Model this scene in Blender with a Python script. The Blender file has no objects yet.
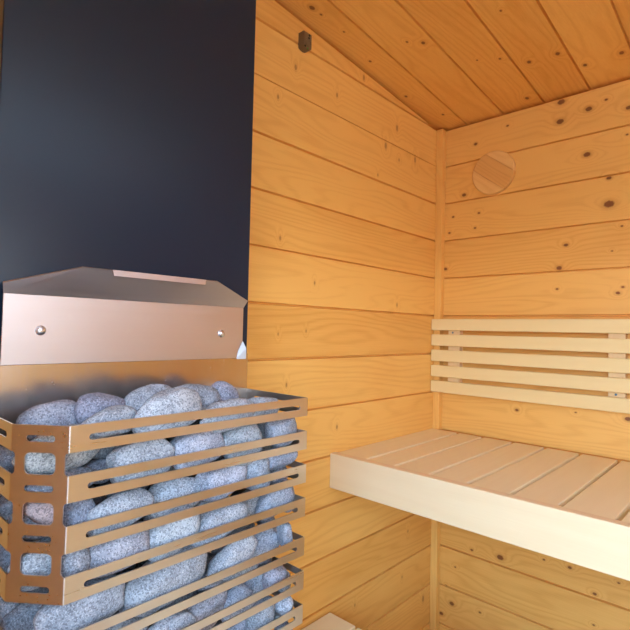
import bpy, bmesh, math, random
from mathutils import Vector, Matrix, noise as mnoise
from mathutils.geometry import delaunay_2d_cdt

# ------------------------------------------------------------------ units
S = 0.135            # height of one wall board in metres; all layout numbers below are in boards
Z0 = 15.2            # floor lies 15.2 boards below the reference groove
COL = bpy.context.scene.collection
def P(x, y, z): return Vector((x*S, y*S, (z+Z0)*S))

W, L = 12.5, 12.6    # room width and length in boards

# ------------------------------------------------------------------ object helpers
def link(name, bm, mat, parent=None, smooth=False, origin=None):
    me = bpy.data.meshes.new(name)
    if origin is not None:
        bmesh.ops.translate(bm, verts=bm.verts, vec=-origin)
    bm.to_mesh(me); bm.free()
    o = bpy.data.objects.new(name, me); COL.objects.link(o)
    if origin is not None: o.location = origin
    me.materials.append(mat)
    if smooth:
        for p in me.polygons: p.use_smooth = True
    if parent is not None:
        o.parent = parent
        o.matrix_parent_inverse = Matrix.Translation(-parent.location)
    return o
def empty(name, loc):
    o = bpy.data.objects.new(name, None); COL.objects.link(o); o.location = loc
    o.empty_display_size = 0.05
    return o
def tag(o, label, cat, group=None):
    o['label'] = label; o['category'] = cat
    if group: o['group'] = group
    return o
def structure(o): o['kind'] = 'structure'; return o

def add_box(bm, a, b, bevel=0.0, seg=2):
    """axis aligned box between two corners in board units; bevel in metres"""
    lo = P(min(a[0],b[0]), min(a[1],b[1]), min(a[2],b[2])); hi = P(max(a[0],b[0]), max(a[1],b[1]), max(a[2],b[2]))
    m = Matrix.Translation((lo+hi)/2) @ Matrix.Diagonal((hi.x-lo.x, hi.y-lo.y, hi.z-lo.z, 1))
    r = bmesh.ops.create_cube(bm, size=1, matrix=m)
    if bevel > 0:
        es = list({e for v in r['verts'] for e in v.link_edges})
        bmesh.ops.bevel(bm, geom=es, offset=bevel, segments=seg, profile=0.5, affect='EDGES')
    return bm
def box(name, a, b, mat, parent=None, bevel=0.0015, seg=2):
    bm = bmesh.new(); add_box(bm, a, b, bevel, seg)
    return link(name, bm, mat, parent)

# ------------------------------------------------------------------ materials
class NT:
    def __init__(s, name):
        s.m = bpy.data.materials.new(name); s.m.use_nodes = True
        s.t = s.m.node_tree; s.n = s.t.nodes; s.l = s.t.links
        s.b = s.n['Principled BSDF']
    def new(s, k, **kw):
        n = s.n.new(k)
        for a, v in kw.items(): setattr(n, a, v)
        return n
    def put(s, sock, v):
        if isinstance(v, bpy.types.NodeSocket): s.l.new(v, sock)
        elif v is not None: sock.default_value = v
    def math(s, op, a, b=None, c=None, clamp=False):
        n = s.new('ShaderNodeMath', operation=op, use_clamp=clamp)
        for i, v in enumerate((a, b, c)):
            if v is not None: s.put(n.inputs[i], v)
        return n.outputs[0]
    def noise(s, vec, scale=1.0, detail=3.0, rough=0.5, dist=0.0):
        n = s.new('ShaderNodeTexNoise')
        s.put(n.inputs['Vector'], vec); n.inputs['Scale'].default_value = scale
        n.inputs['Detail'].default_value = detail; n.inputs['Roughness'].default_value = rough
        n.inputs['Distortion'].default_value = dist
        return n.outputs[0]
    def xyz(s, x, y, z):
        n = s.new('ShaderNodeCombineXYZ')
        for i, v in enumerate((x, y, z)): s.put(n.inputs[i], v)
        return n.outputs[0]
    def mix(s, f, a, b, mode='MIX'):
        n = s.new('ShaderNodeMix', data_type='RGBA', blend_type=mode)
        s.put(n.inputs[0], f); s.put(n.inputs[6], a); s.put(n.inputs[7], b)
        return n.outputs[2]
    def smooth(s, v, lo, hi, a=0.0, b=1.0):
        n = s.new('ShaderNodeMapRange', interpolation_type='SMOOTHSTEP')
        s.put(n.inputs[0], v)
        n.inputs[1].default_value = lo; n.inputs[2].default_value = hi
        n.inputs[3].default_value = a; n.inputs[4].default_value = b
        return n.outputs[0]

def C(r, g, b): return (r, g, b, 1.0)

def wood(name, light, dark, along, across, pitch=None, offset=0.0, knots=(), ring=1.0, rough=0.48,
         knot_col=(0.19, 0.062, 0.016), knot_amt=0.92, kasp=(0.72, 1.0), contrast=1.0, per_object=False, fibre=1.0):
    q = NT(name)
    tc = q.new('ShaderNodeTexCoord')
    sp = q.new('ShaderNodeSeparateXYZ'); q.l.new(tc.outputs['Object'], sp.inputs[0])
    ax = {'x': 0, 'y': 1, 'z': 2}
    u, v = sp.outputs[ax[along]], sp.outputs[ax[across]]
    w = sp.outputs[3-ax[along]-ax[across]]
    if per_object:
        oi = q.new('ShaderNodeObjectInfo'); idx = q.math('MULTIPLY', oi.outputs['Random'], 917.0)
    else:
        idx = q.math('FLOOR', q.math('DIVIDE', q.math('SUBTRACT', v, offset), pitch))
    wn = q.new('ShaderNodeTexWhiteNoise', noise_dimensions='1D'); q.put(wn.inputs['W'], idx)
    rs = q.new('ShaderNodeSeparateColor'); q.l.new(wn.outputs['Color'], rs.inputs[0])
    r1, r2, r3 = rs.outputs[0], rs.outputs[1], rs.outputs[2]
    uu = q.math('MULTIPLY_ADD', r1, 37.0, u)
    vv = q.math('MULTIPLY_ADD', r2, 11.0, q.math('ADD', v, w))
    # distance to the nearest knot (1 = its rim)
    kd = None
    for (ku, kv, kr) in knots:
        du = q.math('MULTIPLY', q.math('SUBTRACT', u, ku), kasp[0]/kr)
        dv = q.math('MULTIPLY', q.math('SUBTRACT', v, kv), kasp[1]/kr)
        d = q.math('ADD', q.math('MULTIPLY', du, du), q.math('MULTIPLY', dv, dv))
        kd = d if kd is None else q.math('MINIMUM', kd, d)
    if kd is not None: kd = q.math('SQRT', kd)
    # growth rings
    warp = q.noise(q.xyz(q.math('MULTIPLY', uu, 0.9), q.math('MULTIPLY', vv, 7.0), r3), 1.0, 2.0, 0.5)
    warp2 = q.noise(q.xyz(q.math('MULTIPLY', uu, 5.0), q.math('MULTIPLY', vv, 30.0), r3), 1.0, 2.0, 0.5)
    ph = q.math('MULTIPLY_ADD', warp, 95.0*ring, q.math('MULTIPLY', vv, 240.0*ring))
    ph = q.math('MULTIPLY_ADD', warp2, 5.0, ph)
    if kd is not None:
        bump = q.math('POWER', 2.718, q.math('MULTIPLY', q.math('MULTIPLY', kd, kd), -0.08))
        ph = q.math('MULTIPLY_ADD', bump, 16.0, ph)
    rg = q.math('MULTIPLY_ADD', q.math('SINE', ph), 0.5, 0.5)
    rg = q.math('POWER', rg, 2.2)
    fib = q.noise(q.xyz(q.math('MULTIPLY', uu, 9.0), q.math('MULTIPLY', vv, 420.0), q.math('MULTIPLY', w, 420.0)), 1.0, 2.0, 0.6)
    bl = q.noise(q.xyz(q.math('MULTIPLY', uu, 2.2), q.math('MULTIPLY', vv, 9.0), r1), 1.0, 3.0, 0.55)
    f = q.math('MULTIPLY', rg, 0.25*contrast)
    f = q.math('MULTIPLY_ADD', q.math('SUBTRACT', fib, 0.5), 0.55*contrast*fibre, f)
    f = q.math('MULTIPLY_ADD', q.math('SUBTRACT', bl, 0.45), 0.8*contrast, f)
    f = q.math('MULTIPLY_ADD', q.math('SUBTRACT', r3, 0.5), 0.45*contrast, f)
    f = q.math('ADD', f, 0.12, clamp=True)
    col = q.mix(f, C(*light), C(*dark))
    if kd is not None:
        nz = q.noise(tc.outputs['Object'], 190.0, 2.0)
        kk = q.math('MULTIPLY_ADD', q.math('SUBTRACT', nz, 0.5), 0.5, kd)
        halo = q.smooth(kk, 1.0, 2.4, 0.4*knot_amt, 0.0)
        col = q.mix(halo, col, C(dark[0]*0.75, dark[1]*0.6, dark[2]*0.5))
        core = q.smooth(kk, 0.75, 1.15, knot_amt, 0.0)
        col = q.mix(core, col, C(*knot_col))
    q.l.new(col, q.b.inputs['Base Color'])
    q.b.inputs['Roughness'].default_value = rough
    q.b.inputs['Specular IOR Level'].default_value = 0.5
    bn = q.new('ShaderNodeBump'); bn.inputs['Strength'].default_value = 0.12; bn.inputs['Distance'].default_value = 0.0012
    q.l.new(q.math('ADD', q.math('MULTIPLY', rg, -0.5), fib), bn.inputs['Height'])
    q.l.new(bn.outputs[0], q.b.inputs['Normal'])
    return q.m

PINE_L, PINE_D = (0.88, 0.535, 0.15), (0.655, 0.30, 0.052)
def kn(lst, zu=False):   # board units -> metres; the second coordinate may be a height
    return [(a*S, ((b+Z0)*S if zu else b*S), r*S*0.9) for a, b, r in lst]
KA = [(-5.5,-1.476,0.038),(-5.93,-2.207,0.028),(-4.29,-1.562,0.031),(-3.4,-0.847,0.04),(-2.52,-2.109,0.05),(-2.07,-1.544,0.048),(-1.24,-2.098,0.046),(-2.81,-2.87,0.023),(-1.96,-2.293,0.024),(-5.79,-4.781,0.028),(-4.84,-5.526,0.025),(-5.78,-6.541,0.018),(-5.05,-6.475,0.019),(-5.54,-7.483,0.026),(-1.94,-5.804,0.03),(-4.07,-8.443,0.031),(-3.35,-12.333,0.021),(-1.52,-12.369,0.024),(-0.52,-13.266,0.05),(-1.29,-11.336,0.024)]
KB = [(3.07,-1.101,0.065),(3.05,-1.551,0.065),(3.64,-1.433,0.056),(3.98,-1.328,0.026),(4.4,-1.627,0.047),(3.61,-2.441,0.058),(4.37,-2.194,0.021),(4.04,-3.051,0.039),(4.04,-3.613,0.082),(3.19,-4.408,0.039),(4.28,-4.119,0.021),(4.1,-4.63,0.015),(3.05,-4.918,0.048),(1.02,-1.572,0.037),(1.84,-1.319,0.025),(0.72,-2.843,0.047),(0.42,-3.377,0.027),(0.32,-3.791,0.027),(1.03,-3.748,0.026),(0.22,-4.744,0.04),(1.13,-3.377,0.026),(4.3,-5.406,0.025),(4.21,-5.528,0.034),(3.01,-5.394,0.023),(2.13,-8.238,0.033),(4.4,-8.137,0.049),(3.41,-8.131,0.017),(1.77,-11.806,0.066),(1.05,-11.857,0.029),(0.53,-13.376,0.053),(0.24,-13.74,0.046),(0.36,-12.984,0.025),(0.61,-12.427,0.02),(1.28,-13.298,0.024),(3.31,-11.522,0.034),(3.8,-11.904,0.033),(2.77,-11.53,0.022),(4.24,-11.518,0.02),(3.78,-12.559,0.021),(7.2,-2.4,0.06),(8.9,-5.5,0.06),(6.3,-6.4,0.05),(10.4,-3.3,0.06)]
KC = [(-5.45,0.35,0.051),(-5.22,0.366,0.022),(-4.59,0.407,0.019),(-3.53,0.264,0.027),(-3.61,1.242,0.023),(-3.4,1.487,0.04),(-1.93,0.146,0.034),(-0.69,0.458,0.032),(-3.36,3.048,0.02),(-2.27,2.1,0.019),(-2.05,2.494,0.025),(-1.61,2.922,0.042),(-1.56,3.464,0.045),(-0.89,4.443,0.047),(-0.87,3.785,0.041),(-0.29,2.409,0.046),(-4.5,7.2,0.05),(-8.0,5.1,0.05),(-2.5,9.3,0.05)]
OFFZ = (Z0 % 1.0)*S
M_wallA = wood('pine_wall_left', PINE_L, PINE_D, 'y', 'z', S, OFFZ, kn(KA, True), knot_col=(0.36, 0.15, 0.035), knot_amt=0.7, kasp=(1.15, 0.6))
M_wallB = wood('pine_wall_back', PINE_L, PINE_D, 'x', 'z', S, OFFZ, kn(KB, True))
CP, CO = 0.972, -0.252
M_ceil = wood('pine_ceiling', PINE_L, PINE_D, 'y', 'x', CP*S, CO*S, kn(KC))
M_wallR = wood('pine_wall_right', PINE_L, PINE_D, 'y', 'z', S, OFFZ)
M_wallF = wood('pine_wall_front', PINE_L, PINE_D, 'x', 'z', S, OFFZ)
M_floor = wood('pine_floor', (0.56, 0.46, 0.41), (0.46, 0.37, 0.32), 'y', 'x', S, 0.0)
M_postz = wood('pine_post', PINE_L, PINE_D, 'z', 'x', per_object=True, contrast=0.7)
ASP_L, ASP_D = (0.89, 0.80, 0.54), (0.81, 0.68, 0.42)
M_slat_y = wood('aspen_across', ASP_L, ASP_D, 'y', 'x', per_object=True, contrast=0.55, ring=0.6)
M_slat_x = wood('aspen_along', (0.85, 0.71, 0.47), (0.76, 0.59, 0.35), 'x', 'z', per_object=True, contrast=0.7, ring=0.35)
M_batten = wood('aspen_batten', (0.86, 0.73, 0.39), (0.78, 0.60, 0.27), 'x', 'z', per_object=True, contrast=0.45, ring=0.35)
M_block_z = wood('aspen_upright', (0.86, 0.68, 0.40), (0.75, 0.53, 0.27), 'z', 'x', per_object=True, contrast=0.5)
M_disc = [wood('vent_wood_a', (0.78, 0.45, 0.14), (0.58, 0.28, 0.06), 'x', 'z', per_object=True, contrast=0.9),
          wood('vent_wood_b', (0.86, 0.56, 0.21), (0.68, 0.36, 0.09), 'x', 'z', per_object=True, contrast=0.9)]

def steel(name, base, rough, aniso_dir='z', streak=0.12, bump=0.02):
    q = NT(name)
    tc = q.new('ShaderNodeTexCoord')
    mp = q.new('ShaderNodeMapping'); q.l.new(tc.outputs['Object'], mp.inputs[0])
    mp.inputs['Scale'].default_value = {'z': (220, 220, 4), 'y': (260, 3, 260)}[aniso_dir]
    n1 = q.noise(mp.outputs[0], 1.0, 3.0, 0.6)
    n2 = q.noise(tc.outputs['Object'], 14.0, 3.0, 0.6)
    n3 = q.noise(tc.outputs['Object'], 55.0, 4.0, 0.7)
    q.b.inputs['Metallic'].default_value = 1.0
    f = q.math('MULTIPLY_ADD', n2, 0.5, q.math('MULTIPLY', n1, 0.5), clamp=True)
    col = q.mix(f, C(*[c*0.93 for c in base]), C(*[min(1, c*1.05) for c in base]))
    smud = q.smooth(n3, 0.62, 0.8, 0.0, 0.25)
    col = q.mix(smud, col, C(0.80, 0.78, 0.76))
    q.l.new(col, q.b.inputs['Base Color'])
    rr = q.math('MULTIPLY_ADD', n1, streak, q.math('MULTIPLY_ADD', n2, streak*0.6, rough-streak*0.8))
    rr = q.math('MULTIPLY_ADD', smud, 0.5, rr)
    q.l.new(rr, q.b.inputs['Roughness'])
    bn = q.new('ShaderNodeBump'); bn.inputs['Strength'].default_value = bump; bn.inputs['Distance'].default_value = 0.001
    q.l.new(n1, bn.inputs['Height']); q.l.new(bn.outputs[0], q.b.inputs['Normal'])
    return q.m
M_cage = steel('cage_steel', (0.66, 0.61, 0.57), 0.30, 'y')
M_plate = steel('plate_steel', (0.64, 0.60, 0.57), 0.24, 'z', 0.14)
M_defl = steel('deflector_steel', (0.66, 0.62, 0.62), 0.44, 'y')
M_tab = steel('tab_steel', (0.42, 0.45, 0.49), 0.5, 'z')
M_bolt = steel('bolt_steel', (0.80, 0.83, 0.88), 0.34, 'z')
def plain(name, col, rough, metal=0.0, spec=0.5, coat=0.0, mottling=0.08, scale=40):
    q = NT(name)
    tc = q.new('ShaderNodeTexCoord'); n = q.noise(tc.outputs['Object'], scale, 4.0, 0.6)
    c = q.mix(n, C(*[x*(1-mottling) for x in col]), C(*[x*(1+mottling) for x in col]))
    q.l.new(c, q.b.inputs['Base Color'])
    q.b.inputs['Roughness'].default_value = rough; q.b.inputs['Metallic'].default_value = metal
    q.b.inputs['Specular IOR Level'].default_value = spec
    q.b.inputs['Coat Weight'].default_value = coat; q.b.inputs['Coat Roughness'].default_value = 0.3
    return q.m
M_black = plain('black_enamel', (0.004, 0.018, 0.042), 0.32, 0.0, 0.42, 0.0, 0.1, 300)
M_body = plain('black_stove_steel', (0.03, 0.03, 0.032), 0.5, 0.2)
M_sensor = plain('dark_sensor_casing', (0.17, 0.115, 0.06), 0.5)
M_hole = plain('sensor_hole', (0.01, 0.008, 0.006), 0.8)
M_green = plain('green_sensor_mark', (0.06, 0.20, 0.03), 0.5)
M_blue = plain('zinc_blue_screw', (0.12, 0.24, 0.40), 0.35, 0.7)

def granite():
    q = NT('granite')
    tc = q.new('ShaderNodeTexCoord'); oi = q.new('ShaderNodeObjectInfo')
    add = q.new('ShaderNodeVectorMath', operation='ADD'); q.l.new(tc.outputs['Object'], add.inputs[0])
    off = q.math('MULTIPLY', oi.outputs['Random'], 50.0); q.l.new(q.xyz(off, off, off), add.inputs[1])
    v = add.outputs[0]
    n1 = q.noise(v, 520.0, 3.0, 0.65); n2 = q.noise(v, 36.0, 4.0, 0.6); n3 = q.noise(v, 800.0, 2.0, 0.6)
    vo = q.new('ShaderNodeTexVoronoi'); q.l.new(v, vo.inputs['Vector']); vo.inputs['Scale'].default_value = 560.0
    base = q.mix(q.smooth(n2, 0.35, 0.68), C(0.225, 0.258, 0.30), C(0.36, 0.405, 0.455))
    base = q.mix(q.smooth(n1, 0.50, 0.64, 0.0, 0.7), base, C(0.58, 0.63, 0.675))
    vs = q.new('ShaderNodeSeparateColor'); q.l.new(vo.outputs['Color'], vs.inputs[0])
    base = q.mix(q.smooth(vs.outputs[0], 0.66, 0.80, 0.0, 0.6), base, C(0.085, 0.095, 0.115))
    base = q.mix(q.smooth(n3, 0.56, 0.70, 0.0, 0.5), base, C(0.15, 0.16, 0.18))
    base = q.mix(1.0, base, oi.outputs['Color'], 'MULTIPLY')
    q.l.new(base, q.b.inputs['Base Color'])
    q.b.inputs['Roughness'].default_value = 0.78
    bn = q.new('ShaderNodeBump'); bn.inputs['Strength'].default_value = 0.35; bn.inputs['Distance'].default_value = 0.0012
    q.l.new(q.math('ADD', n1, q.math('MULTIPLY', n2, 1.5)), bn.inputs['Height']); q.l.new(bn.outputs[0], q.b.inputs['Normal'])
    return q.m
M_stone = granite()

# ------------------------------------------------------------------ the room
GW, GD = 0.024, 0.07      # half width and depth of the grooves between boards
def grooves(lo, hi, start, pitch):
    """(v, depth) profile from lo to hi with a V groove at start + k*pitch"""
    pts = [(lo, 0.0)]
    k = math.floor((lo-start)/pitch)
    g = start + k*pitch
    while g < hi + pitch:
        if lo + GW < g < hi - GW:
            pts += [(g-GW, 0.0), (g-GW*0.35, GD), (g+GW*0.35, GD), (g+GW, 0.0)]
        g += pitch
    pts.append((hi, 0.0)); return pts
def clad(bm, fn, u0, u1, prof, back):
    """extrude the profile from u0 to u1; fn(u, v, depth) -> point; closed at the back"""
    lo, hi = prof[0][0], prof[-1][0]
    prof = prof + [(hi, back), (lo, back)]
    rings = [[bm.verts.new(fn(u, v, d)) for v, d in prof] for u in (u0, u1)]
    n = len(prof)
    for i in range(n):
        j = (i+1) % n
        bm.faces.new((rings[0][i], rings[0][j], rings[1][j], rings[1][i]))
    bm.faces.new(rings[0]); bm.faces.new(list(reversed(rings[1])))
    bmesh.ops.recalc_face_normals(bm, faces=bm.faces)
def ceil_z(y): return -1.0 - 0.0893*y
# left wall: boards run along y; its top follows the ceiling slope
def wall_quad(name, fn, u0, u1, zlo, ztop0, ztop1, mat, back=0.3):
    """a boarded wall whose top runs from ztop0 at u0 to ztop1 at u1"""
    bm = bmesh.new()
    zmin = min(ztop0, ztop1)
    clad(bm, fn, u0, u1, grooves(zlo, math.floor(zmin) - GW*0.0, 0.0, 1.0), back)
    # the boards under the slope, cut to it
    z = math.floor(zmin)
    ztop = max(ztop0, ztop1)
    while z < ztop - 0.001:
        pts = [(u0, z+GW), (u1, z+GW)]
        def zt(u): return ztop0 + (ztop1-ztop0)*(u-u0)/(u1-u0) if u1 != u0 else ztop0
        top = min(z+1-GW, 99)
        poly = []
        us = [u0 + (u1-u0)*i/60 for i in range(61)]
        good = [u for u in us if zt(u) > z+GW+0.002]
        if good:
            poly = [(good[0], z+GW), (good[-1], z+GW)] + [(u, min(top, zt(u))) for u in reversed(good)]
            f = [bm.verts.new(fn(u, v, 0.0)) for u, v in poly]
            g = [bm.verts.new(fn(u, v, back)) for u, v in poly]
            n = len(poly)
            bm.faces.new(f); bm.faces.new(list(reversed(g)))
            for i in range(n):
                j = (i+1) % n; bm.faces.new((f[j], f[i], g[i], g[j]))
            # groove below this board
            r0 = [bm.verts.new(fn(good[0], v, d)) for v, d in ((z-0.001, GD), (z+GW*0.4, GD), (z+GW, 0.0), (z+GW, back), (z-0.001, back))]
            r1 = [bm.verts.new(fn(good[-1], v, d)) for v, d in ((z-0.001, GD), (z+GW*0.4, GD), (z+GW, 0.0), (z+GW, back), (z-0.001, back))]
            for i in range(5):
                j = (i+1) % 5; bm.faces.new((r0[i], r0[j], r1[j], r1[i]))
        z += 1
    bmesh.ops.recalc_face_normals(bm, faces=bm.faces)
    return structure(link(name, bm, mat))
FZ = -Z0
wall_quad('wall_left', lambda u, v, d: P(-d, u, v), -L, 0.0, FZ, ceil_z(-L)-0.02, ceil_z(0)-0.02, M_wallA)
bm = bmesh.new(); clad(bm, lambda u, v, d: P(u, d, v), -0.3, W+0.3, grooves(FZ, -1.03, 0.0, 1.0), 0.3)
structure(link('wall_back', bm, M_wallB))
# front wall with the open door the daylight comes through
OX0, OX1, OZ0, OZ1 = (4.6, 10.4, -15.2, -3.6)
bm = bmesh.new()
fr = lambda u, v, d: P(u, -L-d, v)
clad(bm, fr, -0.3, OX0, grooves(FZ, OZ1, 0.0, 1.0), 0.3)
clad(bm, fr, OX1, W+0.3, grooves(FZ, OZ1, 0.0, 1.0), 0.3)
clad(bm, fr, -0.3, W+0.3, grooves(OZ1, ceil_z(-L)-0.03, 0.0, 1.0), 0.3)
structure(link('wall_front', bm, M_wallF))
WY0, WY1, WZ0, WZ1 = (-11.5, -7.8, -5.9, -4.2)
bm = bmesh.new(); fr = lambda u, v, d: P(W+d, u, v)
clad(bm, fr, -L, 0.0, grooves(FZ, WZ0, 0.0, 1.0), 0.3)
clad(bm, fr, -L, WY0, grooves(WZ0, WZ1, 0.0, 1.0), 0.3)
clad(bm, fr, WY1, 0.0, grooves(WZ0, WZ1, 0.0, 1.0), 0.3)
clad(bm, fr, -L, 0.0, grooves(WZ1, -0.97, 0.0, 1.0), 0.3)
structure(link('wall_right', bm, M_wallR))
win = empty('door_1', P((OX0+OX1)/2, -L, OZ0)); win['kind'] = 'structure'
bm = bmesh.new()
for a, b in (((OX0-0.3, -L-0.45, OZ0), (OX0, -L+0.1, OZ1+0.3)), ((OX1, -L-0.45, OZ0), (OX1+0.3, -L+0.1, OZ1+0.3)),
             ((OX0, -L-0.45, OZ1), (OX1, -L+0.1, OZ1+0.3))):
    add_box(bm, a, b, 0.002)
link('door_frame', bm, M_postz, win)
win = empty('added_window_1', P(W, (WY0+WY1)/2, WZ0)); win['kind'] = 'structure'  # unseen window, added for its blue reflection in the casing and steel
bm = bmesh.new()
for a, b in (((W-0.1, WY0-0.25, WZ0-0.25), (W+0.45, WY0, WZ1+0.25)), ((W-0.1, WY1, WZ0-0.25), (W+0.45, WY1+0.25, WZ1+0.25)),
             ((W-0.1, WY0, WZ0-0.25), (W+0.45, WY1, WZ0)), ((W-0.1, WY0, WZ1), (W+0.45, WY1, WZ1+0.25))):
    add_box(bm, a, b, 0.002)
link('window_frame', bm, M_postz, win)
# the ground and an added unseen fence cutting low sky light outside the door
bm = bmesh.new(); add_box(bm, (-50, -80, FZ-1.6), (70, -L-0.31, FZ-1.2))
structure(link('ground', bm, plain('paving', (0.16, 0.145, 0.13), 0.8)))
bm = bmesh.new(); clad(bm, lambda u, v, d: P(v, -32.0-d, u), FZ-1.2, -8.0, grooves(-40, 60, 0.0, 1.1), 0.3)
structure(link('added_fence_wall', bm, plain('added_fence_boards', (0.30, 0.24, 0.20), 0.7)))
# ceiling: boards run along y, sloping down to the back wall
bm = bmesh.new()
clad(bm, lambda u, v, d: P(v, u, ceil_z(u)+0.06+d), -L-0.3, 0.3, grooves(-0.3, W+0.3, CO, CP), 0.35)
for (x0, x1, ya, yb) in ((-0.3, -0.2, -L-0.3, 0.3), (-0.3, W+0.3, 0.2, 0.3)):   # closing strips above the wall tops
    r_ = [[bm.verts.new(P(x, y, ceil_z(y)+h)) for x, h in ((x0, -0.3), (x1, -0.3), (x1, 0.1), (x0, 0.1))] for y in (ya, yb)]
    for i in range(4): bm.faces.new((r_[0][i], r_[0][(i+1) % 4], r_[1][(i+1) % 4], r_[1][i]))
    bm.faces.new(r_[0]); bm.faces.new(r_[1][::-1])
bmesh.ops.recalc_face_normals(bm, faces=bm.faces)
structure(link('ceiling', bm, M_ceil))
bm = bmesh.new()
clad(bm, lambda u, v, d: P(v, u, FZ-d), -L-0.3, 0.3, grooves(-0.3, W+0.3, 0.0, 1.0), 0.3)
structure(link('floor', bm, M_floor))
# square batten in the corner
o = structure(box('trim_1', (0.0, -0.19, FZ), (0.185, 0.0, -1.0), M_postz, None, 0.002))

# ------------------------------------------------------------------ upper bench
BT = -8.965
gaps = [0.0, 0.745, 1.40, 2.13, 2.85, 3.565, 4.29, 5.03]
while gaps[-1] < W-0.8: gaps.append(gaps[-1]+0.72)
gaps[-1] = W
bench = tag(empty('sauna_bench', P(0, -2.1, FZ)), 'pale aspen upper sauna bench of wide slats with a deep front board', 'bench')
for a, b in zip(gaps[:-1], gaps[1:]):
    box('slat', (a+(0.035 if a > 0 else 0.0), -4.08, BT-0.17), (b-(0.035 if b < W else 0), -0.2, BT), M_slat_y, bench, 0.002)
box('front_board', (0.0, -4.27, BT-0.675), (W, -4.085, BT+0.025), M_slat_x, bench, 0.0025, 3)
for y in (-3.9, -0.45):
    box('support_rail', (0.0, y-0.14, BT-0.55), (W, y+0.14, BT-0.172), M_slat_x, bench)

# ------------------------------------------------------------------ lower bench
LT = -12.13
lower = tag(empty('sauna_step_bench', P(3, -5.6, FZ)), 'low pale slatted step bench on the floor below the upper bench', 'bench')
g2 = [0.03, 0.75, 1.47, 2.19, 2.91]
while g2[-1] < W-0.8: g2.append(g2[-1]+0.72)
g2[-1] = W-0.03
for a, b in zip(g2[:-1], g2[1:]):
    box('slat', (a, -7.0, LT-0.17), (b-0.06, -4.2, LT), M_slat_y, lower, 0.002)
for y in (-6.7, -4.5):
    box('support_rail', (0.03, y-0.1, LT-0.6), (W-0.03, y+0.1, LT-0.172), M_slat_x, lower)
for x in (3.2, 6.5, 9.8):
    for y in (-6.7, -4.5):
        box('leg', (x-0.15, y-0.15, FZ), (x+0.15, y+0.15, LT-0.602), M_block_z, lower)

# ------------------------------------------------------------------ backrest
br = tag(empty('bench_backrest', P(2, -0.2, -7.5)), 'pale slatted backrest of five horizontal battens above the upper bench', 'backrest')
for k in range(5):
    t = -6.085 - 0.401*k
    box('batten', (0.008, -0.335, t-0.298), (7.95, -0.203, t), M_batten, br, 0.003, 3)
for x0, x1, sx, sz in ((0.43, 0.75, 0.56, -6.435), (4.075, 4.39, 4.22, -7.64), (7.7, 8.02, 7.86, -7.64)):
    up = box('upright', (x0, -0.2, -7.98), (x1, -0.0, -6.12), M_block_z, br, 0.002)
    bm = bmesh.new()
    bmesh.ops.create_uvsphere(bm, u_segments=12, v_segments=8, radius=0.0032,
                              matrix=Matrix.Translation(P(sx, -0.205, sz)) @ Matrix.Diagonal((1, 0.5, 1, 1)))
    sc = link('screw', bm, M_blue, br, True)
    sc['label'] = 'small blue screw head in the upright'

# ------------------------------------------------------------------ round vent cover on the back wall
def disc_slab(R, zlo, zhi, y0, y1, bm, mi, ch):
    def outline(r, lo, hi):
        pts = []
        a0, a1 = math.asin(max(-1, lo/r)), math.asin(min(1, hi/r))
        n = 24
        for i in range(n+1):
            a = a0+(a1-a0)*i/n; pts.append((r*math.cos(a), r*math.sin(a)))
        for i in range(n+1):
            a = a1+(a0-a1)*i/n; pts.append((-r*math.cos(a), r*math.sin(a)))
        out = []
        for p in pts:
            if not out or (abs(p[0]-out[-1][0])+abs(p[1]-out[-1][1])) > 1e-5: out.append(p)
        if (abs(out[0][0]-out[-1][0])+abs(out[0][1]-out[-1][1])) < 1e-5: out.pop()
        return out
    o = outline(R, zlo, zhi)
    k = (R-ch)/R
    def clampz(z): return z
    back = [bm.verts.new((x, y1, z)) for x, z in o]
    mid = [bm.verts.new((x, y0+ch, z)) for x, z in o]
    front = [bm.verts.new((x*k, y0, max(zlo, min(zhi, z*k)) if abs(z) < R*0.999 else z*k)) for x, z in o]
    n = len(o); fs = []
    for i in range(n):
        j = (i+1) % n
        fs += [bm.faces.new((back[i], back[j], mid[j], mid[i])), bm.faces.new((mid[i], mid[j], front[j], front[i]))]
    fs += [bm.faces.new(front), bm.faces.new(list(reversed(back)))]
    for f in fs: f.material_index = mi
bm = bmesh.new()
R = 0.535*S
for lo, hi, mi in ((-R, -0.38*R, 1), (-0.38*R, 0.52*R, 0), (0.52*R, R, 1)):
    disc_slab(R, lo, hi, -0.016, 0.0, bm, mi, 0.003)
bmesh.ops.recalc_face_normals(bm, faces=bm.faces)
vent = link('vent_cover', bm, M_disc[0]); vent.data.materials.append(M_disc[1])
vent.location = P(1.525, 0, -2.437); vent.rotation_euler = (0, math.radians(38), 0)
tag(vent, 'round wooden vent cover on the back wall near the ceiling', 'vent')

# ------------------------------------------------------------------ small sensor box on the left wall
se = tag(empty('temperature_sensor', P(0, -5.3, -1.05)), 'small dark brown sensor box high on the left wall under the ceiling', 'sensor')
bm = bmesh.new()
prof = []
y0, y1, zt, zb = -5.445, -5.23, -0.79, -1.08
prof = [(y0, zt), (y1, zt)]
for i in range(13):
    a = math.pi*i/12; prof.append(((y0+y1)/2+math.cos(a)*(y1-y0)/2, zb+0.02-math.sin(a)*0.05))
f0 = [bm.verts.new(P(-0.01, y, z)) for y, z in prof]; f1 = [bm.verts.new(P(0.15, y, z)) for y, z in prof]
n = len(prof)
bm.faces.new(f1); bm.faces.new(list(reversed(f0)))
for i in range(n): bm.faces.new((f0[i], f0[(i+1) % n], f1[(i+1) % n], f1[i]))
bmesh.ops.recalc_face_normals(bm, faces=bm.faces)
bmesh.ops.bevel(bm, geom=[e for e in bm.edges if all(abs(v.co.x-0.15*S) < 1e-6 for v in e.verts)], offset=0.0012, segments=2, affect='EDGES')
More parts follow.
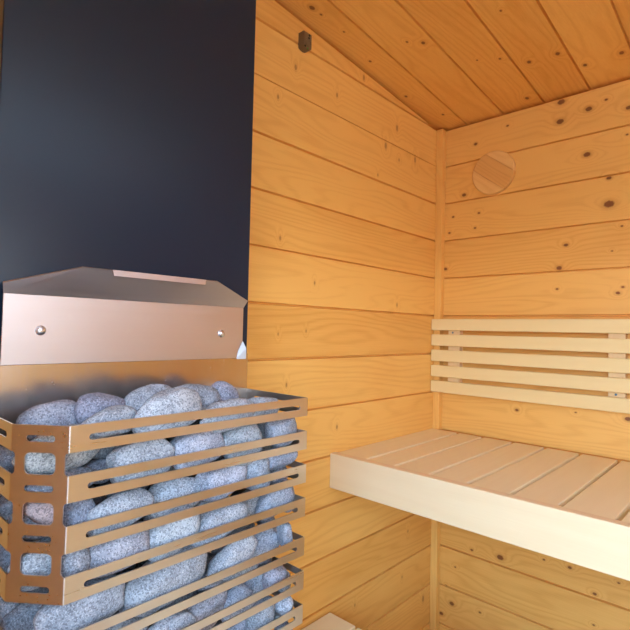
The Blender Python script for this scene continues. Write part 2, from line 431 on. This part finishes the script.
link('casing', bm, M_sensor, se)
def xdisc(name, x, y, z, r, mat, parent, t=0.012, ring=None):
    bm = bmesh.new()
    if ring:
        n = 28
        vs = [[bm.verts.new(P(x+dx, y+math.cos(6.2832*i/n)*rr, z+math.sin(6.2832*i/n)*rr)) for i in range(n)] for dx, rr in ((0, r), (t, r), (t, ring), (0, ring))]
        for a in range(3):
            for i in range(n): bm.faces.new((vs[a][i], vs[a][(i+1) % n], vs[a+1][(i+1) % n], vs[a+1][i]))
    else:
        bmesh.ops.create_cone(bm, cap_ends=True, segments=20, radius1=r*S, radius2=r*S*0.85, depth=t*S,
                              matrix=Matrix.Translation(P(x+t/2, y, z)) @ Matrix.Rotation(math.pi/2, 4, 'Y'))
    return link(name, bm, mat, parent)
xdisc('dial_ring', 0.15, -5.325, -0.99, 0.075, M_sensor, se, 0.012, 0.057)
for y, z in ((-5.30, -0.83), (-5.31, -0.885)): xdisc('hole', 0.15, y, z, 0.022, M_hole, se, 0.005)
xdisc('hole', 0.15, -5.41, -1.075, 0.02, M_hole, se, 0.005)
g = xdisc('status_mark', 0.15, -5.34, -1.10, 0.022, M_green, se, 0.006); g['label'] = 'tiny green mark at the lower end'

# ------------------------------------------------------------------ black casing behind the heater
YR, YL = -7.568, -10.617
cas = box('chimney_casing', (0.0, -10.605, -6.9), (1.285, -7.54, -0.36), M_black, None, 0.0015)
tag(cas, 'tall glossy black casing panel on the left wall behind the steel heater', 'casing')

# ------------------------------------------------------------------ heater
ht = tag(empty('sauna_heater', P(1.7, -9.1, FZ)), 'stainless steel sauna heater with slotted stone basket in front of the black casing', 'sauna heater')
box('stove_body', (0.06, -10.6, FZ), (1.285, -7.555, -6.905), M_body, ht, 0.002)
box('firebox', (1.30, -10.35, FZ), (2.40, -7.62, -10.42), M_body, ht, 0.002)
box('back_plate', (1.325, -10.6, -10.40), (1.345, -7.572, -6.80), M_plate, ht, 0.0006)

def sheet(bm, loops, o, ex, ez, nrm, thick=0.011):
    """flat sheet with holes: loops are lists of (s, t); o + s*ex + t*ez; thickened against nrm"""
    b2 = bmesh.new()
    flat, ed = [], []
    for lp in loops:
        k = len(flat); flat += [Vector(p) for p in lp]
        ed += [(k+i, k+(i+1) % len(lp)) for i in range(len(lp))]
    vo, _, fo, _, _, _ = delaunay_2d_cdt(flat, ed, [], 0, 1e-6)
    def inside(c):
        odd = False
        for lp in loops:
            for i in range(len(lp)):
                (x0, y0), (x1, y1) = lp[i-1], lp[i]
                if (y0 > c[1]) != (y1 > c[1]) and c[0] < (x1-x0)*(c[1]-y0)/(y1-y0)+x0: odd = not odd
        return odd
    vs = [b2.verts.new(o + ex*v[0] + ez*v[1]) for v in vo]
    for f in fo:
        c = sum((vo[i] for i in f), Vector((0, 0)))/len(f)
        if inside(c): b2.faces.new([vs[i] for i in f])
    for v in vs:
        if not v.link_faces: b2.verts.remove(v)
    b2.normal_update()
    top = b2.faces[:]
    for f in top:
        if f.normal.dot(nrm) < 0: f.normal_flip()
    off = nrm*(-thick*S)
    vm = {v: b2.verts.new(v.co+off) for v in b2.verts[:]}
    be = [e for e in b2.edges if len(e.link_faces) == 1]
    for e in be:
        f = e.link_faces[0]; a, b = e.verts
        b2.faces.new((a, b, vm[b], vm[a]))
    for f in top: b2.faces.new([vm[v] for v in reversed(f.verts)])
    bmesh.ops.recalc_face_normals(b2, faces=b2.faces)
    me = bpy.data.meshes.new('tmp'); b2.to_mesh(me); b2.free(); bm.from_mesh(me); bpy.data.meshes.remove(me)
def rrect(s0, s1, t0, t1, r, n=6):
    out = []
    for cx, cy, a0 in ((s1-r, t1-r, 0), (s0+r, t1-r, 90), (s0+r, t0+r, 180), (s1-r, t0+r, 270)):
        for i in range(n+1):
            a = math.radians(a0+90*i/n); out.append((cx+r*math.cos(a), cy+r*math.sin(a)))
    return out
def panel_outline(Ls, zt, rows, dl, dr, r):
    """outline of a sheet with open notches (gap rows) of depth dl/dr on its left and right edges"""
    zb = rows[-1][1]; pts = [(0, zt)]
    pts.append((Ls, zt))
    for (a, b), (c, d) in zip(rows[:-1], rows[1:]):     # gap from b down to c
        if dr > 0:
            rr = min(r, dr*0.98)
            pts += [(Ls, b)]
            pts += [(Ls-dr+rr-rr*math.sin(math.radians(t)), b-rr+rr*math.cos(math.radians(t))) for t in range(0, 91, 15)]
            pts += [(Ls-dr+rr-rr*math.cos(math.radians(t)), c+rr-rr*math.sin(math.radians(t))) for t in range(0, 91, 15)]
            pts += [(Ls, c)]
    pts += [(Ls, zb), (0, zb)]
    for (a, b), (c, d) in reversed(list(zip(rows[:-1], rows[1:]))):
        if dl > 0:
            rr = min(r, dl*0.98)
            pts += [(0, c)]
            pts += [(dl-rr+rr*math.sin(math.radians(t)), c+rr-rr*math.cos(math.radians(t))) for t in range(0, 91, 15)]
            pts += [(dl-rr+rr*math.cos(math.radians(t)), b-rr+rr*math.sin(math.radians(t))) for t in range(0, 91, 15)]
            pts += [(0, b)]
    out = []
    for p in pts:
        if not out or abs(p[0]-out[-1][0])+abs(p[1]-out[-1][1]) > 1e-6: out.append(p)
    return out
def cage(zt, name):
    pitch, bh = 0.398, 0.215
    rows = [(-k*pitch, -k*pitch-bh) for k in range(4)]
    bm = bmesh.new()
    ez = Vector((0, 0, S))
    F0, C0, FR = Vector((2.5, -10.312)), Vector((2.122, YL)), Vector((2.5, YR))
    LB, RB = Vector((1.345, YL)), Vector((1.345, YR))
    e = 0.010
    def face(A, B, n, loops):
        d = (B-A); Ln = d.length; d = d/Ln
        sheet(bm, loops(Ln), P(A.x, A.y, zt), Vector((d.x*S, d.y*S, 0)), ez, Vector((n[0], n[1], 0)).normalized())
    sl = 0.026
    def slit(a, b, r): m = (r[0]+r[1])/2; return rrect(a, b, m-sl, m+sl, sl*0.98)
    # front: four strips, each with one long slit
    for r in rows:
        face(F0, FR, (1, 0), lambda Ln: [[(e, r[0]), (Ln-e, r[0]), (Ln-e, r[1]), (e, r[1])], slit(0.155, Ln-0.13, r)])
    # chamfered corner: a post with square windows and short slits
    def ch(Ln):
        lp = [[(min(max(s, e), Ln-e), t) for s, t in panel_outline(Ln, 0.0, rows, 0.032, 0.034, 0.03)]]
        lp[0] = [p for i, p in enumerate(lp[0]) if abs(p[0]-lp[0][i-1][0])+abs(p[1]-lp[0][i-1][1]) > 1e-6]
        for r in rows: lp.append(slit(0.245*Ln, 0.75*Ln, r))
        for (a, b), (c, d) in zip(rows[:-1], rows[1:]): lp.append(rrect(0.235*Ln, 0.77*Ln, c+0.004, b-0.004, 0.045))
        return lp
    n = Vector((-(C0-F0).y, (C0-F0).x))
    if n.x < 0: n = -n
    face(C0, F0, (0.628, -0.778), ch)
    # left side: strips joined by a post at the back
    def le(Ln):
        lp = [panel_outline(Ln-e, 0.0, rows, 0.0, Ln-0.10, 0.04)]
        for r in rows: lp.append(slit(0.12, Ln-0.14, r))
        return lp
    face(LB, C0, (0, -1), le)
    # right side: posts at both ends, long windows and slits
    def ri(Ln):
        lp = [panel_outline(Ln-e, 0.0, rows, 0.0, Ln-0.12, 0.04)]
        for r in rows: lp.append(slit(0.16, Ln-0.12, r))
        return lp
    face(RB, FR, (0, 1), ri)
    # rounded bends between the flat faces
    def bend(V, A, B):
        a = V+(A-V).normalized()*e; b = V+(B-V).normalized()*e
        for r in rows:
            prev = None
            for i in range(6):
                t = i/5; q = a*(1-t)**2+V*2*t*(1-t)+b*t*t
                cur = (bm.verts.new(P(q.x, q.y, zt+r[0])), bm.verts.new(P(q.x, q.y, zt+r[1])))
                if prev: f = bm.faces.new((prev[0], cur[0], cur[1], prev[1])); f.smooth = True
                prev = cur
    bend(F0, C0, FR); bend(C0, LB, F0); bend(FR, F0, RB)
    return link(name, bm, M_cage, ht)
cage(-7.275, 'stone_basket'); cage(-8.93, 'stone_basket')

# deflector hood above the stones
XD = 1.385
bm = bmesh.new(); add_box(bm, (XD-0.018, -10.53, -6.855), (XD, -7.70, -6.18), 0.0004, 1)
df = link('deflector_plate', bm, M_defl, ht)
bm = bmesh.new()
hexa = [(XD, -7.70, -6.18), (1.459, -7.69, -6.09), (1.65, -8.319, -5.895), (1.65, -9.926, -5.895), (1.459, -10.556, -6.09), (XD, -10.53, -6.18)]
front = [P(*v) for v in hexa]
nrm = (front[2]-front[0]).cross(front[3]-front[0]).normalized()
if nrm.x < 0: nrm = -nrm
vf = [bm.verts.new(v) for v in front]; vb = [bm.verts.new(v-nrm*0.0018) for v in front]
bm.faces.new(vf); bm.faces.new(list(reversed(vb)))
for i in range(6): bm.faces.new((vf[i], vf[(i+1) % 6], vb[(i+1) % 6], vb[i]))
bmesh.ops.recalc_face_normals(bm, faces=bm.faces)
link('deflector_flange', bm, M_defl, ht)
bm = bmesh.new()
a0, a1 = -9.63, -8.50
q = [P(1.660, a0, -5.888), P(1.660, a1, -5.888), P(1.672, a1-0.01, -5.950), P(1.672, a0+0.01, -5.950)]
vf = [bm.verts.new(v) for v in q]; vb = [bm.verts.new(v+Vector((-0.0015, 0, -0.0012))) for v in q]
bm.faces.new(vf); bm.faces.new(list(reversed(vb)))
for i in range(4): bm.faces.new((vf[i], vf[(i+1) % 4], vb[(i+1) % 4], vb[i]))
bmesh.ops.recalc_face_normals(bm, faces=bm.faces)
hem = link('folded_hem', bm, M_defl, ht)
# bright bent tab at the lower end of the deflector
bm = bmesh.new()
tb = [(1.44, -7.680, -6.866), (1.44, -7.680, -6.72), (1.412, -7.722, -6.625), (1.392, -7.775, -6.76), (1.389, -7.80, -6.866)]
vf = [bm.verts.new(P(*v)) for v in tb]; vb = [bm.verts.new(P(*v)+Vector((-0.001, 0.0005, 0))) for v in tb]
bm.faces.new(vf); bm.faces.new(list(reversed(vb)))
for i in range(5): bm.faces.new((vf[i], vf[(i+1) % 5], vb[(i+1) % 5], vb[i]))
bmesh.ops.recalc_face_normals(bm, faces=bm.faces)
link('corner_tab', bm, M_tab, ht)
for y, z in ((-10.20, -6.525), (-8.055, -6.53)):
    bm = bmesh.new()
    bmesh.ops.create_uvsphere(bm, u_segments=20, v_segments=12, radius=0.0058, matrix=Matrix.Translation(P(XD, y, z)) @ Matrix.Diagonal((0.7, 1, 1, 1)))
    bmesh.ops.create_cone(bm, cap_ends=True, segments=20, radius1=0.0066, radius2=0.0062, depth=0.0016,
                          matrix=Matrix.Translation(P(XD+0.006, y, z)) @ Matrix.Rotation(math.pi/2, 4, 'Y'))
    bo = link('bolt', bm, M_bolt, None, True)
    bo.parent = df
    bo['label'] = 'shiny round bolt head on the deflector plate'

# ------------------------------------------------------------------ stones
STONES = [
('T1',1.882,-10.236,-7.329,0.254,0.163,0.13,8),
('T1c',1.75,-10.028,-7.438,0.177,0.103,0.124,5),
('W1',2.083,-10.231,-7.543,0.357,0.178,0.143,8),
('T2',1.974,-9.848,-7.268,0.225,0.169,0.135,-8),
('T3',2.182,-9.844,-7.342,0.265,0.119,0.124,5),
('T4',1.97,-9.339,-7.25,0.314,0.183,0.146,25),
('T6',2.29,-9.321,-7.292,0.363,0.189,0.152,12),
('T5',1.933,-8.794,-7.283,0.326,0.186,0.149,-3),
('T7',1.863,-8.337,-7.297,0.212,0.164,0.131,-30),
('T8',2.3,-8.63,-7.405,0.364,0.151,0.13,8),
('T9',2.17,-8.086,-7.401,0.337,0.141,0.13,6),
('G1b',2.16,-10.24,-7.832,0.26,0.111,0.13,5),
('G1c',1.93,-9.789,-7.839,0.168,0.105,0.13,8),
('G1d',2.29,-9.576,-7.711,0.312,0.196,0.157,6),
('G1e',2.31,-8.978,-7.69,0.301,0.163,0.131,9),
('G1f',2.28,-8.412,-7.741,0.242,0.211,0.169,8),
('G1g',1.97,-7.823,-7.785,0.21,0.198,0.149,0),
('G1h',2.31,-7.833,-7.672,0.223,0.169,0.135,12),
('W2a',1.932,-10.413,-8.179,0.174,0.154,0.13,-30),
('W2b',2.08,-10.317,-8.037,0.174,0.128,0.13,-40),
('W2c',2.208,-10.108,-8.106,0.138,0.154,0.129,0),
('G2a',2.31,-9.781,-8.135,0.293,0.168,0.135,6),
('G2b',2.153,-9.152,-8.184,0.309,0.177,0.141,14),
('G2c',2.28,-8.657,-8.086,0.305,0.168,0.135,14),
('G2d',2.11,-8.63,-8.357,0.21,0.143,0.13,10),
('G2e',2.31,-8.195,-8.095,0.159,0.182,0.13,-5),
('G2f',2.15,-7.76,-8.227,0.15,0.111,0.13,5),
('G2h',2.31,-7.836,-7.979,0.226,0.12,0.13,10),
('W3',2.07,-10.351,-8.499,0.229,0.172,0.138,0),
('W3r',2.27,-10.177,-8.447,0.136,0.16,0.13,15),
('G3a',2.31,-9.769,-8.467,0.308,0.171,0.137,12),
('G3b',2.3,-9.219,-8.463,0.289,0.181,0.145,25),
('G3c',2.31,-8.689,-8.513,0.354,0.175,0.14,20),
('G3d',2.093,-8.06,-8.507,0.194,0.136,0.127,20),
('G3e',2.3,-7.894,-8.465,0.273,0.171,0.136,25),
('G3f',2.21,-7.643,-8.51,0.099,0.172,0.128,0),
('G4a',1.84,-10.383,-9.097,0.269,0.2,0.16,15),
('G4b',2.25,-10.062,-8.907,0.348,0.207,0.165,8),
('G4c',2.077,-9.401,-9.165,0.226,0.16,0.128,8),
('G4d',2.28,-9.279,-8.884,0.429,0.203,0.163,10),
('G4e',2.31,-8.504,-8.926,0.314,0.146,0.13,27),
('G4f',2.015,-8.179,-9.285,0.29,0.152,0.124,18),
('G4g',2.073,-8.638,-9.231,0.129,0.107,0.128,15),
('G4h',2.093,-7.79,-9.041,0.262,0.193,0.155,20),
('G4i',2.31,-7.71,-8.937,0.096,0.189,0.125,10),
('G5a',2.193,-8.814,-9.446,0.303,0.189,0.151,20),
('G5b',2.23,-8.367,-9.51,0.199,0.165,0.132,15),
('G5c',2.102,-7.986,-9.53,0.307,0.17,0.136,20),
('G5d',2.28,-7.849,-9.374,0.158,0.133,0.127,0),
('G5e',2.229,-7.671,-9.501,0.099,0.12,0.128,20),
('G6a',2.31,-8.064,-9.752,0.208,0.143,0.125,45),
('G6b',2.023,-7.543,-10.04,0.084,0.164,0.125,20),
('G6c',2.31,-7.725,-9.728,0.115,0.109,0.13,25),
('G6d',2.169,-7.632,-9.986,0.094,0.075,0.122,15),
('G6e',2.31,-9.287,-9.45,0.298,0.17,0.136,10),
('G6f',2.161,-8.272,-9.918,0.204,0.169,0.135,15),
('G7',2.31,-7.71,-10.057,0.097,0.106,0.126,20),
('H1',2.18,-9.628,-9.351,0.195,0.156,0.128,0),
('L1',1.49,-10.487,-7.717,0.131,0.155,0.2,-20),
('L2',1.49,-10.47,-8.18,0.131,0.173,0.2,-10),
('L3',1.49,-10.446,-8.619,0.131,0.173,0.2,-10),
('G4j',1.53,-10.433,-9.02,0.129,0.127,0.2,0),
('D1',1.91,-9.513,-8.063,0.228,0.116,0.126,8),
('D2',1.91,-9.75,-7.631,0.225,0.125,0.13,0),
('D3',1.91,-8.929,-8.006,0.372,0.14,0.129,8),
('D4',1.93,-8.072,-8.711,0.288,0.131,0.129,20),
('D5',1.93,-9.807,-8.91,0.196,0.14,0.128,0),
('D6',1.88,-8.815,-8.958,0.275,0.154,0.13,10),
('D7',1.875,-8.396,-9.489,0.234,0.136,0.128,10),
('D8',1.91,-9.081,-8.438,0.233,0.116,0.13,10),
('D9',1.895,-8.365,-7.977,0.241,0.127,0.129,8),
('D10',1.908,-10.18,-8.39,0.174,0.101,0.126,0),
('D11',1.871,-9.522,-9.004,0.173,0.117,0.128,0),
('D12',1.91,-8.879,-9.407,0.242,0.14,0.13,0),
('D13',1.881,-8.16,-8.985,0.313,0.153,0.129,20),
('D14',1.726,-9.609,-8.134,0.198,0.094,0.126,0),
('D15',1.95,-7.735,-9.31,0.125,0.138,0.13,15),
('D16',1.929,-7.691,-8.863,0.099,0.114,0.129,15),
('B0',1.795,-8.848,-7.6,0.248,0.219,0.175,24),
('B1',1.583,-8.025,-8.358,0.33,0.208,0.177,23),
('B2',1.88,-9.335,-7.785,0.333,0.184,0.184,16),
('B3',1.88,-8.665,-9.804,0.29,0.209,0.18,37),
('B4',1.606,-10.066,-9.015,0.304,0.245,0.183,-19),
('B5',1.869,-9.051,-8.726,0.288,0.187,0.188,22),
('B6',1.608,-9.268,-9.513,0.257,0.188,0.199,31),
('B7',1.602,-8.631,-10.25,0.332,0.213,0.193,-18),
('B8',1.655,-9.549,-7.6,0.283,0.21,0.198,32),
('B9',1.604,-9.818,-7.976,0.251,0.201,0.195,33),
('B10',1.638,-10.198,-8.133,0.302,0.189,0.18,-34),
('B11',1.58,-9.18,-8.599,0.249,0.222,0.175,0),
('B12',1.573,-8.758,-8.543,0.302,0.175,0.169,-34),
('B13',1.586,-9.124,-10.005,0.307,0.209,0.18,8),
('B14',1.863,-9.007,-10.182,0.255,0.226,0.173,20),
('B15',1.576,-9.63,-8.389,0.258,0.193,0.172,-7),
('B16',1.633,-8.191,-7.989,0.303,0.171,0.171,0),
('B17',1.614,-9.509,-8.913,0.325,0.197,0.19,8),
('B18',1.61,-8.99,-9.04,0.251,0.242,0.199,27),
('B19',1.566,-8.491,-8.274,0.246,0.233,0.163,35),
('B20',1.651,-7.914,-9.799,0.294,0.237,0.2,16),
('B21',1.724,-9.184,-8.217,0.278,0.244,0.191,-10),
('B22',1.711,-10.19,-7.716,0.309,0.196,0.186,23),
('B23',1.803,-8.559,-9.235,0.272,0.2,0.171,-2),
('B24',1.88,-7.971,-8.2,0.319,0.248,0.186,-33),
('B25',1.666,-10.16,-8.551,0.34,0.209,0.197,-38),
('B26',1.88,-9.932,-8.136,0.27,0.201,0.165,-37),
('B27',1.773,-8.315,-10.076,0.302,0.191,0.196,-29),
('B28',1.596,-8.487,-8.921,0.307,0.235,0.188,26),
('B29',1.655,-7.952,-8.743,0.332,0.226,0.189,36),
('B30',1.584,-8.234,-9.438,0.322,0.188,0.179,-29),
('B31',1.604,-9.596,-9.267,0.32,0.2,0.195,1),
('B32',1.88,-8.135,-7.619,0.311,0.195,0.181,35),
('B33',1.88,-9.59,-9.458,0.265,0.22,0.168,16),
('B34',1.609,-8.445,-9.725,0.333,0.197,0.161,-27),
('B35',1.88,-10.149,-9.508,0.34,0.203,0.186,4),
('B36',1.627,-7.898,-10.25,0.278,0.206,0.187,18),
('B37',1.598,-10.227,-9.718,0.273,0.231,0.19,34),
('B38',1.638,-9.639,-9.87,0.329,0.242,0.198,19),
('B39',1.625,-8.742,-7.935,0.273,0.231,0.19,9),
('B40',1.611,-8.833,-9.437,0.245,0.196,0.168,32),
('B41',1.589,-8.341,-7.6,0.319,0.239,0.182,21),
('B42',1.835,-9.63,-8.559,0.335,0.189,0.163,-2),
('B43',1.858,-9.154,-9.755,0.339,0.208,0.177,-34),
('B44',1.758,-7.938,-9.226,0.318,0.244,0.16,15),
('B45',1.576,-9.216,-7.829,0.276,0.228,0.171,8),
]

LABELS = {
'T1':'broad smooth grey stone lying on top of the heap behind the chamfered corner',
'T1c':'small pale stone on top of the heap leaning against the broad corner stone',
'W1':'big pale rounded stone filling the uppermost square window of the chamfered corner',
'T2':'peaked purplish grey stone standing highest beside the broad corner stone',
'T3':'flat pale stone lying on the rim in front of the peaked purplish stone',
'T4':'long bluish stone against the back plate behind the large white rim stone',
'T6':'large whitish domed stone resting on the middle of the basket rim',
'T5':'speckled bluish boulder on top of the heap behind the whitish domed stone',
'T7':'smooth lilac stone on top of the heap sloping down at the back plate end',
'T8':'flat bright stone peeping over the rim below the smooth lilac stone',
'T9':'flat grey stone on top of the heap beside the slotted basket end',
'G1b':'small smooth stone under the big corner stone in the uppermost square window',
'G1c':'dark small stone sunk deep in the first gap near the chamfered corner',
'G1d':'large round speckled stone first in the gap below the top band',
'G1e':'smooth blocky pale stone in the middle of the gap below the top band',
'G1f':'squarish bluish stone beside the blocky one in the gap below the top band',
'G1g':'bluish stone set deep in the top gap between the squarish stone and the end stone',
'G1h':'grey rounded stone at the wall end of the gap below the top band',
'W2a':'bluish stone low in the middle square window of the chamfered corner',
'W2b':'rusty red stained stone in the middle square window of the chamfered corner',
'W2c':'dull grey stone just past the bent edge in the second gap of the basket',
'G2a':'large smooth domed stone next to the corner in the second gap of the basket',
'G2b':'whitish block shaped stone in the middle of the second gap of the basket',
'G2c':'oblong bluish stone leaning on the whitish block in the second gap',
'G2d':'small pale stone showing its top below the oblong bluish stone',
'G2e':'upright pale stone in the second gap right after the oblong bluish stone',
'G2f':'small dark speckled stone low at the wall end of the second gap',
'G2h':'flat bottomed grey stone under the second band at the wall end',
'W3':'bluish stone filling the lowest square window of the chamfered corner',
'W3r':'light egg shaped stone just past the bent edge in the third gap',
'G3a':'large pitted pinkish grey stone near the corner in the third gap',
'G3b':'whitish tilted stone second in the third gap of the basket',
'G3c':'long grey oval stone in the middle of the third gap of the basket',
'G3d':'brownish small stone squeezed beside the long oval stone in the third gap',
'G3e':'pale speckled oval stone near the wall end of the third gap',
'G3f':'narrow upright stone at the very wall end of the third gap',
'G4a':'grey stone at the basket foot below the chamfered corner plate',
'G4b':'biggest pale stone bulging out between the two basket frames beside the corner',
'G4c':'small deep blue stone wedged under the long stone between the two frames',
'G4d':'longest speckled stone lying between the two basket frames at mid width',
'G4e':'pear shaped smooth stone slanting between the two basket frames',
'G4f':'bluish stone tucked under the pear shaped stone',
'G4g':'little round stone between the longest stone and the pear shaped stone',
'G4h':'big mottled grey stone near the wall end between the two frames',
'G4i':'narrow upright bluish stone at the wall end between the two frames',
'G5a':'brown flecked oval stone in the top gap of the lower basket frame',
'G5b':'small pale stone beside the brown flecked oval stone',
'G5c':'long bluish stone slanting in the top gap of the lower basket frame',
'G5d':'small pinkish stone above the long bluish stone in the lower frame',
'G5e':'tiny bluish stone at the wall end of the top gap in the lower frame',
'G6a':'steeply tilted pale stone in the second gap of the lower frame',
'G6b':'small upright dark stone next to the steeply tilted pale stone',
'G6c':'flat grey stone slanting upward at the wall end of the lower frame second gap',
'G6d':'small bluish stone under the flat slanting stone at the wall end',
'G6e':'grey stone at the bottom edge of view below the brown flecked oval stone',
'G6f':'grey stone at the bottom edge of view below the small pale stone',
'G7':'small grey stone at the wall end of the third gap in the lower frame',
'H1':'dark stone low in the lower frame beneath the small deep blue stone',
'L1':'dull stone behind the uppermost gap of the narrow side facing away from the bench',
'L2':'dull stone behind the middle gap of the narrow side facing away from the bench',
'L3':'dull stone behind the lowest gap of the narrow side facing away from the bench',
'G4j':'dull stone under the narrow side facing away from the bench between the frames',
}

rng = random.Random(11)
TONE = {'W2b': (1.25, 0.88, 0.78), 'T2': (0.86, 0.84, 0.98), 'W1': (1.2, 1.13, 1.0), 'G5a': (1.0, 0.90, 0.90), 'G3a': (1.02, 0.95, 0.97),
        'T7': (1.0, 0.98, 1.12), 'G1e': (1.12, 1.1, 1.18), 'T6': (1.25, 1.25, 1.25), 'G2b': (1.25, 1.27, 1.3), 'T8': (1.25, 1.25, 1.25),
        'G3d': (1.1, 0.98, 0.88), 'G4e': (1.1, 1.08, 1.08), 'T1': (0.95, 0.95, 1.04), 'G4c': (0.8, 0.9, 1.0), 'G2h': (0.85, 0.87, 0.98),
        'W2c': (0.8, 0.82, 0.92), 'L1': (0.7, 0.68, 0.72), 'L2': (0.8, 0.75, 0.75), 'L3': (0.7, 0.72, 0.8), 'T3': (1.2, 1.2, 1.2), 'G5d': (0.98, 0.9, 0.95)}
BLOCKY = {'G1e': 3.6, 'G1f': 3.2, 'G2b': 3.4, 'G2c': 3.0, 'G1d': 2.7, 'G4i': 3.2, 'G2e': 3.0, 'G4b': 2.6, 'G1h': 2.9}
def stone_mesh(a, b, c, ex, seed, sub):
    bm = bmesh.new(); bmesh.ops.create_icosphere(bm, subdivisions=sub, radius=1.0)
    off = Vector((seed*3.17, seed*1.31, seed*7.7)); rg = random.Random(seed*7+3)
    planes = []
    for _ in range(6):
        n = Vector((rg.gauss(0, 1), rg.gauss(0, 1), rg.gauss(0, 1))).normalized(); planes.append((n, rg.uniform(0.74, 0.95)))
    for v in bm.verts:
        d = v.co.normalized()
        k = (abs(d.x)**ex+abs(d.y)**ex+abs(d.z)**ex)**(-1/ex)
        n = mnoise.noise(d*0.9+off)*0.13 + mnoise.noise(d*1.9+off)*0.06 + mnoise.noise(d*4.5+off)*0.018 + mnoise.noise(d*10+off)*0.006
        p = d*k*(1.0+n)
        for nn, oo in planes:
            t = p.dot(nn)-oo
            if t > 0: p = p - nn*t*0.7
        v.co = Vector((p.x*c, p.y*a, p.z*b))*S
    return bm
for i, (key, x, y, z, a, b, c, ang) in enumerate(STONES):
    if key == 'G3b': y -= 0.03
    if key in ('B7', 'B36'): continue
    if key == 'G4h': y -= 0.09; a *= 0.88
    if key == 'W2a': x -= 0.05; y += 0.05
    if key == 'G4a': x -= 0.04; y += 0.05
    if key[0] == 'B' or key in ('L1', 'L2', 'L3', 'G4a', 'G4i'): a, b, c = a*0.82, b*0.88, c*0.8
    back = key[0] in 'BD'
    if key[0] not in 'BDL' and key not in ('G4a', 'G4i'): a, b = a*1.05, b*1.07
    ex = BLOCKY.get(key, 2.6 if not back else 2.2)
    bm = stone_mesh(a, b, c, ex, i+1, 3 if back else 4)
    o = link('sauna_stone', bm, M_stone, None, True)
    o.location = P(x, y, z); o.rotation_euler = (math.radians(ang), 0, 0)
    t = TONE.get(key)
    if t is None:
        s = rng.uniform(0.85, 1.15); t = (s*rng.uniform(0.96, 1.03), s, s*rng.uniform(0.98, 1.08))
    if back: t = [q_*(0.35 if key[0] == 'B' else 0.55) for q_ in t]  # deep stones darkened by colour, painting shade into the gaps
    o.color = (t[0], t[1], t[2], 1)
    if back: tag(o, 'grey sauna stone with painted-in shade, buried behind the front stones of the basket', 'stone', 'stones deep in the basket')
    else: tag(o, LABELS[key], 'stone', 'stones along the front of the basket')

# ------------------------------------------------------------------ daylight
wd = bpy.data.worlds.new('sky'); bpy.context.scene.world = wd; wd.use_nodes = True
nt = wd.node_tree; bg = nt.nodes['Background']
tc = nt.nodes.new('ShaderNodeTexCoord'); sp = nt.nodes.new('ShaderNodeSeparateXYZ'); nt.links.new(tc.outputs['Generated'], sp.inputs[0])
rp = nt.nodes.new('ShaderNodeValToRGB'); mr = nt.nodes.new('ShaderNodeMapRange')
mr.inputs[1].default_value = -1; mr.inputs[2].default_value = 1
nt.links.new(sp.outputs[2], mr.inputs[0]); nt.links.new(mr.outputs[0], rp.inputs[0])
e = rp.color_ramp.elements
e[0].position = 0.0; e[0].color = (0.30, 0.31, 0.28, 1)
e[1].position = 1.0; e[1].color = (0.38, 0.62, 1.0, 1)
for pos, c in ((0.485, (0.42, 0.42, 0.38, 1)), (0.515, (0.92, 0.94, 1.0, 1)), (0.60, (0.56, 0.76, 1.0, 1))):
    n_ = e.new(pos); n_.color = c
nt.links.new(rp.outputs[0], bg.inputs[0]); bg.inputs[1].default_value = 8.0
la = bpy.data.lights.new('daylight_portal', 'AREA'); la.shape = 'RECTANGLE'
la.size = (OX1-OX0)*S; la.size_y = (OZ1-OZ0)*S; la.cycles.is_portal = True
lo = bpy.data.objects.new('daylight_portal', la); COL.objects.link(lo)
lo.location = P((OX0+OX1)/2, -L-0.4, (OZ0+OZ1)/2)
lo.rotation_euler = (math.radians(90), 0, 0)     # the lamp's -Z looks along +y, into the room

lb = bpy.data.lights.new('added_window_portal', 'AREA'); lb.shape = 'RECTANGLE'
lb.size = (WY1-WY0)*S; lb.size_y = (WZ1-WZ0)*S; lb.cycles.is_portal = True
lo = bpy.data.objects.new('added_window_portal', lb); COL.objects.link(lo)
lo.location = P(W+0.4, (WY0+WY1)/2, (WZ0+WZ1)/2)
lo.rotation_euler = (math.radians(90), 0, math.radians(90))     # looks along -x, into the room

# ------------------------------------------------------------------ camera
cam = bpy.data.cameras.new('camera'); co = bpy.data.objects.new('camera', cam); COL.objects.link(co)
f = Vector((-0.68321741, 0.72951039, 0.03207127)); r = Vector((0.73019551, 0.68286095, 0.02270345)); u = Vector((0.00533781, -0.03892969, 0.9992277))
co.matrix_world = Matrix((( r.x, u.x, -f.x, 0), (r.y, u.y, -f.y, 0), (r.z, u.z, -f.z, 0), (0, 0, 0, 1)))
co.location = P(6.622, -11.879, -6.467)
cam.sensor_width = 36; cam.lens = 491.745/630*36; cam.clip_start = 0.01
sc = bpy.context.scene; sc.camera = co
vs = sc.view_settings; sc.display_settings.display_device = 'sRGB'
vs.view_transform = 'Standard'; vs.look = 'None'; vs.exposure = 0.92; vs.gamma = 1.0; vs.use_curve_mapping = False
sc.cycles.max_bounces = 12; sc.cycles.diffuse_bounces = 8; sc.cycles.glossy_bounces = 6
sc.cycles.use_denoising = True
